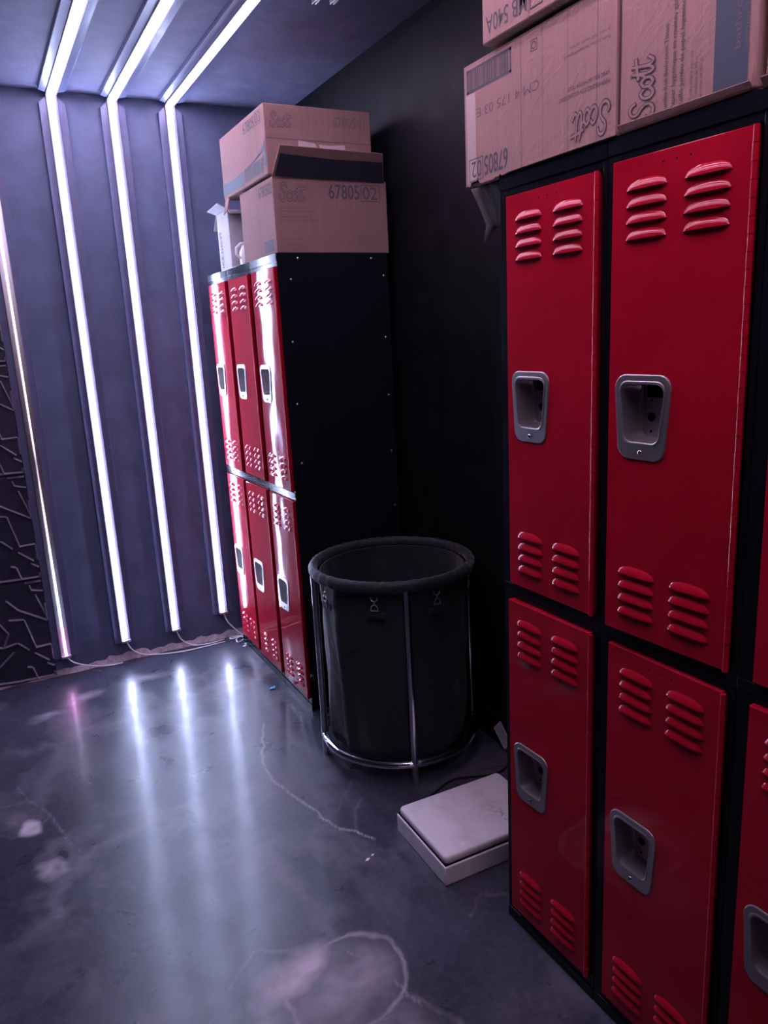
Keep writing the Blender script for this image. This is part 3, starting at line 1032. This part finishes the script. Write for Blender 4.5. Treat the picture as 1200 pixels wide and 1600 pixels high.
# white upright carton and the jug behind the lower box
WX, WY, WZ = .25, .165, .235
bw = carton('narrow white cardboard carton standing open at the far end of the far lockers', (.004, 1.885, H), (WX, WY, WZ), 0, 5, card=M_CARDW, group=GF, skip=((2, 1),))
F_ = Face(bw, (-.0004, WY, 0), (0, 0, 1), (0, 1, 0), M_CARDW)
F_.text('HCR-3340HPP', .012, -.060, .034, .150, name='printed_text')
F_ = Face(bw, (0, -.0002, 0), (1, 0, 0), (0, 0, 1), M_CARDW)
flap(bw, [(0, 0, WZ), (0, WY, WZ), (-.035, WY + .012, WZ + .015), (-.042, -.004, WZ + .020)], .004, M_CARDW)
flap(bw, [(0, WY, WZ), (WX, WY, WZ), (WX, WY + .05, WZ - .05), (0, WY + .05, WZ - .06)], .004, M_CARDW)
flap(bw, [(0, 0, WZ), (WX, 0, WZ), (WX, -.035, WZ - .015), (0, -.04, WZ - .018)], .004, M_CARDW)

t = thing('plastic_jug', 'small white plastic jug standing between the cartons on the far lockers', 'jug', (.055, 1.790, H))
mb = MB()
jug = lambda r, z: [(r * math.cos(2 * PI * j / 20) * .9, r * .8 * math.sin(2 * PI * j / 20), z) for j in range(20)]
mb.loft([jug(.042, 0), jug(.048, .005), jug(.048, .055), jug(.036, .078), jug(.018, .092), jug(.016, .100)], cap0=True, cap1=True)
M_JUG = mat('white_plastic', (0.72, 0.70, 0.72), 0.35)
obj('jug_body', mb, M_JUG, t)
mb = MB(); mb.loft([jug(.021, .098), jug(.021, .112)], cap0=True, cap1=True); obj('cap', mb, M_JUG, t)
mb = MB(); mb.tube([(-.045, -.004, .030), (-.060, -.004, .045), (-.058, -.004, .070), (-.040, -.004, .085), (-.016, -.004, .088)], .006, 8); obj('handle', mb, M_JUG, t)

# ---- boxes on the near lockers
GN = 'cardboard boxes on the near lockers'
NX, NY, NZ = .40, .452, .238
bo = -.004


# box A: upside down, overhanging the left end of the near row, its overhanging bottom corner torn away
ta = thing('cardboard_box', 'creased brown cardboard box upside down on the near lockers, one bottom corner torn away', 'box', (-.008, -.346, H + .002), (0, 0, 0), GN)
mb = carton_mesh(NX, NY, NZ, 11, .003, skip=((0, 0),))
# front face with a ragged tear along the lower left (high y) corner
rr = random.Random(8)
tear = []
for k in range(25):
    y = NY - (NY - .322) * k / 24
    base_z = -.010 + .0 * k
    prof = .030 * math.exp(-((y - .42) / .018) ** 2) + .006 * math.sin(k * 1.7)
    tear.append((y, max(-.004, -.016 + prof + rr.uniform(-.004, .006)) if y > .345 else rr.uniform(-.003, .002)))
front = [(NY - .002, NZ), (0, NZ), (0, 0), (.30, 0)] + list(reversed(tear))
o = len(mb.v)
outl = [(0.0, y, z) for y, z in front]
mb.add(outl, [tuple(range(len(outl)))])
inn = [(.005, y, z) for y, z in front]
mb.loft([outl, inn], closed=True)
mb.add(inn, [tuple(reversed(range(len(inn))))])
obj('carton', mb, M_CARDNEAR, ta, smooth=0)
# the torn flap hanging down beside the locker
mb = MB()
up_ = []; rows = []
for k in range(7):
    tt = k / 6
    rows.append([(.030 + .055 * tt + .004 * math.sin(3 * q_), .362 + (.108 + .012 * tt * tt) * q_ / 6, -.002 - .088 * tt - (.006 * math.sin(q_ * 1.1) if k == 6 else 0)) for q_ in range(7)])
rows[-1][-1] = (.080, .500, -.112)
mb.loft(rows, closed=False)
o = obj('torn_flap', mb, M_CARDSHADE, ta, smooth=40)
o['label'] = 'torn flap hanging down'
so = o.modifiers.new('thickness', 'SOLIDIFY'); so.thickness = .003
# upside-down print: u = +y, v = -z seen from the front
F_ = Face(ta, (-.0002, 0, NZ), (0, 1, 0), (0, 0, -1), M_CARDNEAR)
# this frame is mirrored-free: reading right is towards the far end
F_.text('67805', .300, .190, .040, .082, M_INK, bold=.012)
F_.text('02', .392, .194, .033, .036, M_INK)
F_.frame(.386, .438, .188, .234, .002)
F_.barcode(.285, .440, .010, .056, 12, M_INK, .005)
F_.text('CM 4 175 03 E', .200, .092, .018, .205, M_INKFAINT)
F_.lines([('JUMBO ROLL BATHROOM TISSUE', .105), ('PAPIER HYGIENIQUE EN ROULEAU GEANT', .130)][::-1], .014, .142, .009, .013)
F_.lines([('Rollo jumbo de papel higienico', .12), ('Jumbo roll tissue carton', .10)], .014, .075, .007, .011, M_INKFAINT)
F_.logo(.012, .176, .054, wd=.098)
F_.frame(.205, .225, .020, .040, .0012, M_INK)
mb = MB(); ribbon(mb, [(.215 + .006 * math.cos(k * .5), .030 + .006 * math.sin(k * .5)) for k in range(13)], .0008, lambda a, b, l: F_.put(a, b, l), 0, .0008)
obj('printed_symbol', mb, M_INK, ta, smooth=0, recalc=False)
F_.seam(.255, 0, NZ, .0018); F_.seam(.190, 0, NZ, .001); F_.seam(.120, 0, NZ, .001); F_.seam(.045, 0, NZ, .0012)
F_.rect(.410, .444, .058, .235, M_TAPE, 'packing_tape', .0001)

# box B: on its side, print running upward
tb = thing('cardboard_box', 'brown cardboard box with print running upward and a blue-grey band, on the near lockers', 'box', (-.006, -.612, H + .002), (0, 0, 0), GN)
obj('carton', carton_mesh(.40, .260, .46, 14, .0006), M_CARDNEAR, tb, smooth=50, bevel=.004)
flap(tb, [(-.0005, .002, .001), (-.0005, .258, .001), (-.006, .258, .012), (-.006, .004, .010)], .003, M_CARD, label='folded bottom flap edge')
F_ = Face(tb, (-.0002, .260, 0), (0, 0, 1), (0, 1, 0), M_CARDNEAR)   # reading upward: u = +z, v = towards the left (high y)
F_.v = Vector((0, 1, 0)); F_.n = Vector((-1, 0, 0))
F_.logo(.008, -.078, .054, wd=.096)
F_.lines([('Jumbo Roll Bathroom Tissue', .125), ('Papier hygiénique en rouleau géant', .165), ('Rollo jumbo de papel higiénico', .150)], .010, -.106, .011, .0155)
F_.lines([('12 rolls 1000 ft each roll', .07), ('12 rouleaux de 305 m', .06), ('12 rollos de 305 m', .055)], .012, -.152, .0055, .009, M_INKFAINT)
F_.rect(.004, .456, -.248, -.190, M_BAND)
F_.lines([('bathroom tissue', .16), ('papier hygienique', .13)], .060, -.234, .010, .016, M_INKFAINT)
# box C beside it, nearer the camera
tc = thing('cardboard_box', 'creased brown cardboard box at the right edge of the photo on the near lockers', 'box', (-.002, -.985, H + .002), (0, 0, 0), GN)
obj('carton', carton_mesh(.38, .366, .40, 17, .006), M_CARDNEAR, tc, smooth=50, bevel=.004)
flap(tc, [(-.0005, .004, .001), (-.0005, .362, .001), (-.008, .362, .010), (-.008, .006, .008)], .003, M_CARD)
F_ = Face(tc, (-.0002, .366, 0), (0, -1, 0), (0, 0, 1), M_CARDNEAR)
F_.logo(.03, .10, .07, wd=.12)
# box D: on top of A, upside down
td = thing('cardboard_box', 'brown cardboard box stacked upside down above the torn one on the near lockers', 'box', (-.026, -.346, H + .002 + NZ + .010), (0, 0, 0), GN)
obj('carton', carton_mesh(.38, .356, .26, 19, .0004), M_CARDNEAR, td, smooth=50, bevel=.004)
F_ = Face(td, (-.0002, 0, .26), (0, 1, 0), (0, 0, -1), M_CARDNEAR)
F_.text('MB 540A', .214, .212, .032, .128, M_INK, bold=.003)
F_.frame(.168, .204, .150, .246, .002, M_INK)
F_.frame(.080, .150, .165, .236, .002, M_INK)
F_.seam(.208, .0, .26, .002)

# ------------------------------------------------------------------ laundry bin
BC = (.185, .920)
BR = .283
RZ = .722
bn = thing('laundry_bin', 'round black fabric bin in a steel tube frame between the locker rows', 'bin', (*BC, 0))
an = [math.radians(a_) for a_ in (161.3, -108.7, -18.7, 71.3)]
for a_ in an:
    mb = MB(); p = (BR * math.cos(a_), BR * math.sin(a_))
    mb.tube([(p[0] * 1.003, p[1] * 1.003, 0.0), (p[0], p[1], .3), (p[0] * .998, p[1] * .998, RZ)], .0122, 14)
    obj('leg', mb, M_CHROME, bn)
mb = MB(); mb.tube([(BR * math.cos(t), BR * math.sin(t), .078) for t in np.linspace(0, 2 * PI, 73)[:-1]], .0128, 12, closed=True)
obj('bottom_ring', mb, M_CHROME, bn)
for a_ in an:
    for s in (-1, 1):
        mb = MB(); b = a_ + s * .048
        mb.tube([(BR * math.cos(b - .018), BR * math.sin(b - .018), .078), (BR * math.cos(b + .018), BR * math.sin(b + .018), .078)], .0146, 12)
        obj('ring_fitting', mb, M_CHROME, bn)
# sleeve around the top ring, gathered
mb = MB()
rings = []
rr = random.Random(2)
NS = 220
for i in range(NS):
    t = 2 * PI * i / NS
    g = .0155 + .0007 * math.sin(t * 47 + 2 * math.sin(t * 5)) + rr.uniform(-.0005, .0005)
    rings.append([(math.cos(t) * (BR + g * math.cos(f)), math.sin(t) * (BR + g * math.cos(f)), RZ - .003 + g * 1.35 * math.sin(f)) for f in [2 * PI * k / 14 for k in range(14)]])
rings.append(rings[0])
mb.loft(rings)
obj('top_sleeve', mb, M_FABRIC, bn, smooth=60)
# the hanging bag: outer skin, folded over at the top, inner skin
mb = MB()
prof = [(.262, RZ - .012), (.263, .66), (.262, .60), (.261, .5), (.260, .4), (.258, .3), (.256, .2), (.252, .12), (.246, .078), (.225, .058), (.15, .052), (.04, .050)]
prof_in = [(r - .006, z + (.006 if z < .1 else 0)) for r, z in prof]


def lathe(prof, n=96, sgn=1):
    rings = []
    for (r, z) in prof:
        row = []
        for j in range(n):
            t = 2 * PI * j / n
            k = min(1, max(0, (RZ - z) / .15)) * (1 if z > .06 else .2)
            d = k * (.007 * math.sin(3 * t + 4 * z) + .005 * math.sin(7 * t - 9 * z + 1) + .003 * math.sin(13 * t + 14 * z))
            # a vertical pleat pulled out on the left side
            d += k * .012 * math.exp(-((t - math.radians(196)) / .07) ** 2)
            row.append(((r + d) * math.cos(t), (r + d) * math.sin(t), z + k * .006 * math.sin(5 * t)))
        rings.append(row)
    return rings


ro = lathe(prof); ri = lathe(prof_in)
mb.loft(ro, cap1=True); mb.loft(ri, cap1=True); mb.loft([ro[0], ri[0]])
obj('bag', mb, M_FABRIC, bn, smooth=70, recalc=False)
# webbing band sewn inside at the bottom
mb = MB()
mb.tube([(.245 * math.cos(t), .245 * math.sin(t), .048 + .004 * math.sin(3 * t)) for t in np.linspace(0, 2 * PI, 49)[:-1]], .004, 8, closed=True)
obj('bottom_piping', mb, M_FABRIC, bn)


def clip_mesh():
    mb = MB()
    # local: y tangential, x outward, z up; origin at the middle of the clip
    mb.tube([(0.004, -.011, .030), (.005, -.0105, .022), (.006, -.006, .017), (.006, 0, .0155), (.006, .006, .017), (.005, .0105, .022), (.004, .011, .028)], .0022, 8)
    mb.tube([(.006, 0, .016), (.006, 0, .004)], .0028, 8)
    mb.tube([(.006, -.012, -.016), (.006, -.0115, -.006), (.006, -.007, .001), (.006, 0, .004), (.006, .007, .001), (.006, .0115, -.006), (.006, .012, -.016)], .0022, 8)
    mb.tube([(.006, -.014, -.017), (.006, .014, -.017)], .0022, 8)
    return mb


def tab_mesh():
    mb = MB(); mb.box(.000, .005, -.012, .012, -.040, -.012); mb.box(-.002, .0025, -.030, .030, -.048, -.026)
    return mb


clip = tab = None
for a_ in (-131.2, -86.2, -176.2, -41.2, 3.8, 48.8, 93.8, 138.8):
    b = math.radians(a_); rr_ = .271
    if clip is None:
        clip = obj('swivel_clip', clip_mesh(), M_STEELB, bn); clip['label'] = 'small chrome swivel clip'
        tab = obj('fabric_tab', tab_mesh(), M_FABRIC, clip, bevel=.001)
        c = clip
    else:
        c = clip.copy(); COL.objects.link(c); copy_children(clip, c)
    c.location = (rr_ * math.cos(b), rr_ * math.sin(b), .655); c.rotation_euler = (0, 0, b)

# ------------------------------------------------------------------ white case on the floor
wc = thing('plastic_case', 'flat off-white plastic case with a scuffed lid on the floor beside the near lockers', 'case', (-.090, .176, 0), (0, 0, math.radians(-1.5)))
CX, CY = .385, .292
mb = MB(); mb.box(0, CX, 0, CY, 0.0, .060); obj('base', mb, M_CASE, wc, bevel=.004)
mb = MB(); mb.box(.004, CX - .004, .004, CY - .004, .060, .064); obj('gasket', mb, M_DARK, wc, smooth=0)
mb = MB()
lid = lambda d, z, r: [(x, y, z) for x, y in rrect(.006 + d, CX - .006 - d, .006 + d, CY - .006 - d, 0.0, r)]
mb.loft([lid(.001, .064, .012), lid(0, .066, .013), lid(0, .078, .013), lid(.002, .0835, .013), lid(.007, .0855, .012), lid(.03, .0865, .01)], cap0=True, cap1=True)
l_ = obj('lid', mb, M_CASE, wc, smooth=50)
mb = MB()
rr = random.Random(6)
for k in range(16):
    a_ = rr.uniform(0, 6.28); x, y = .265 + rr.gauss(0, .022), .105 + rr.gauss(0, .022)
    pts = [(x + .004 * i * math.cos(a_ + i * .25), y + .004 * i * math.sin(a_ + i * .25)) for i in range(6)]
    ribbon(mb, pts, rr.uniform(.0004, .0011), lambda a, b, l: (a, b, .0865 + l), 0, .0004)
o = obj('scuff', mb, M_SCUFF, l_, smooth=0, recalc=False); o['label'] = 'grey scuffs on the lid'

# ------------------------------------------------------------------ cables
def path(pts, k=8):
    P_ = [Vector(p) for p in pts]; out = []
    for i in range(len(P_) - 1):
        p0 = P_[max(i - 1, 0)]; p1 = P_[i]; p2 = P_[i + 1]; p3 = P_[min(i + 2, len(P_) - 1)]
        for s in range(k):
            t = s / k
            out.append(.5 * (2 * p1 + (p2 - p0) * t + (2 * p0 - 5 * p1 + 4 * p2 - p3) * t * t + (3 * p1 - p0 - 3 * p2 + p3) * t ** 3))
    out.append(P_[-1]); return out


CR = .0034
cb = [
    ([(-.848, W - .03, .092), (-.815, W - .034, .055), (-.74, W - .036, .020), (-.66, W - .045, .006), (-.60, W - .046, .004)], 'white cable trailing from the foot of the leftmost light strip'),
    ([(-.568, W - .03, .102), (-.545, W - .034, .055), (-.50, W - .040, .022), (-.42, W - .050, .005), (-.34, W - .075, .004), (-.27, W - .085, .004), (-.16, W - .085, .004), (-.09, W - .080, .004)], 'white cable trailing from the foot of the light strip second from the geometric panel'),
    ([(-.320, W - .03, .102), (-.300, W - .034, .050), (-.25, W - .046, .012), (-.17, W - .058, .004), (-.10, W - .050, .004), (-.085, W - .046, .004)], 'white cable trailing from the foot of the light strip third from the geometric panel'),
    ([(-.068, W - .03, .140), (-.052, W - .036, .090), (-.015, W - .050, .040), (.015, W - .070, .006), (-.002, W - .110, .004), (-.035, W - .128, .004), (-.030, W - .085, .004), (.0, W - .055, .006), (.030, W - .050, .010), (.034, W - .078, .006), (.008, W - .090, .009), (-.01, W - .062, .010), (-.05, W - .052, .008), (-.055, W - .070, .006), (-.01, W - .082, .012), (.028, W - .060, .014), (.040, W - .040, .03)], 'white cable looped in the corner under the light strip nearest the lockers')]
for k, (pts, lab) in enumerate(cb):
    mb = MB(); mb.tube(path(pts), CR, 8)
    tag(obj('cable', mb, M_CABLE), lab, 'cable', 'white cables at the foot of the lit wall')
mb = MB(); mb.tube(path([(.10, .56, .005), (.22, .60, .004), (.36, .55, .004), (.46, .60, .005), (.485, .70, .006)]), .004, 8)
tag(obj('cable', mb, M_BLACKCABLE), 'black cable on the floor between the round bin and the white case', 'cable')

# ------------------------------------------------------------------ small things
# paper tag leaning by the wall
t = thing('paper_tag', 'white paper tag leaning on the black wall by the near lockers', 'tag', (.478, .690, .0), (0, 0, 0))
mb = MB(); mb.box(-.0002, .0, -.045, .045, 0, .065)
tg = obj('card', mb, M_PAPER, t, (.0, .0, .034), smooth=0, rot=(math.radians(42), 0, 0))
F_ = Face(tg, (-.0008, .045, 0), (0, -1, 0), (0, 0, 1), M_PAPER)
F_.lines([('CARE LABEL', .06), ('WASH COLD', .05), ('DO NOT BLEACH', .065)], .012, .045, .007, .014)
# floor litter
mb = MB(); mb.add([(-.016, -.006, .001), (.006, -.011, .003), (.017, .004, .006), (-.004, .012, .002), (-.016, -.006, .004), (.006, -.011, .006), (.017, .004, .009), (-.004, .012, .005)],
                  [(3, 2, 1, 0), (4, 5, 6, 7), (0, 1, 5, 4), (1, 2, 6, 5), (2, 3, 7, 6), (3, 0, 4, 7)])
tag(obj('plastic_scrap', mb, M_BLUE, None, (-.069, 1.64, 0), smooth=0), 'tiny bright blue scrap on the floor by the far lockers', 'scrap')
for (x, y, s, lab) in ((-.022, 2.185, 1.0, 'small white paper scrap on the floor near the coiled cable'), (-.006, 2.215, .8, 'tiny white paper scrap nearest the coiled cable'),
                       (-.227, .392, .7, 'small white scrap on the floor left of the white case'), (-.205, .402, .5, 'tiny white crumb beside another scrap left of the white case')):
    mb = MB(); mb.add([(p[0] * s, p[1] * s, p[2] + dz) for dz in (0, .003) for p in ((-.013, -.004, .0005), (.0, -.009, .0005), (.014, .002, .0015), (.002, .008, .0005))],
                      [(3, 2, 1, 0), (4, 5, 6, 7), (0, 1, 5, 4), (1, 2, 6, 5), (2, 3, 7, 6), (3, 0, 4, 7)])
    tag(obj('paper_scrap', mb, M_PAPER, None, (x, y, 0), smooth=0), lab, 'scrap', 'scraps on the floor')
# two metal clips under the ceiling
for k, (x, y, lab) in enumerate(((.133, 1.130, 'small metal ceiling clip, left of two, at the top edge of the photo'), (.190, 1.112, 'small metal ceiling clip, right of two, at the top edge of the photo'))):
    mb = MB(); mb.box(-.007, .007, -.035, .035, CE - .004, CE); mb.box(-.007, -.005, -.035, .035, CE - .016, CE - .004); mb.box(.005, .007, -.035, .035, CE - .016, CE - .004)
    tag(obj('ceiling_clip', mb, M_ALU, None, (x, y, 0), smooth=0, bevel=.0008), lab, 'clip', 'metal clips under the ceiling')
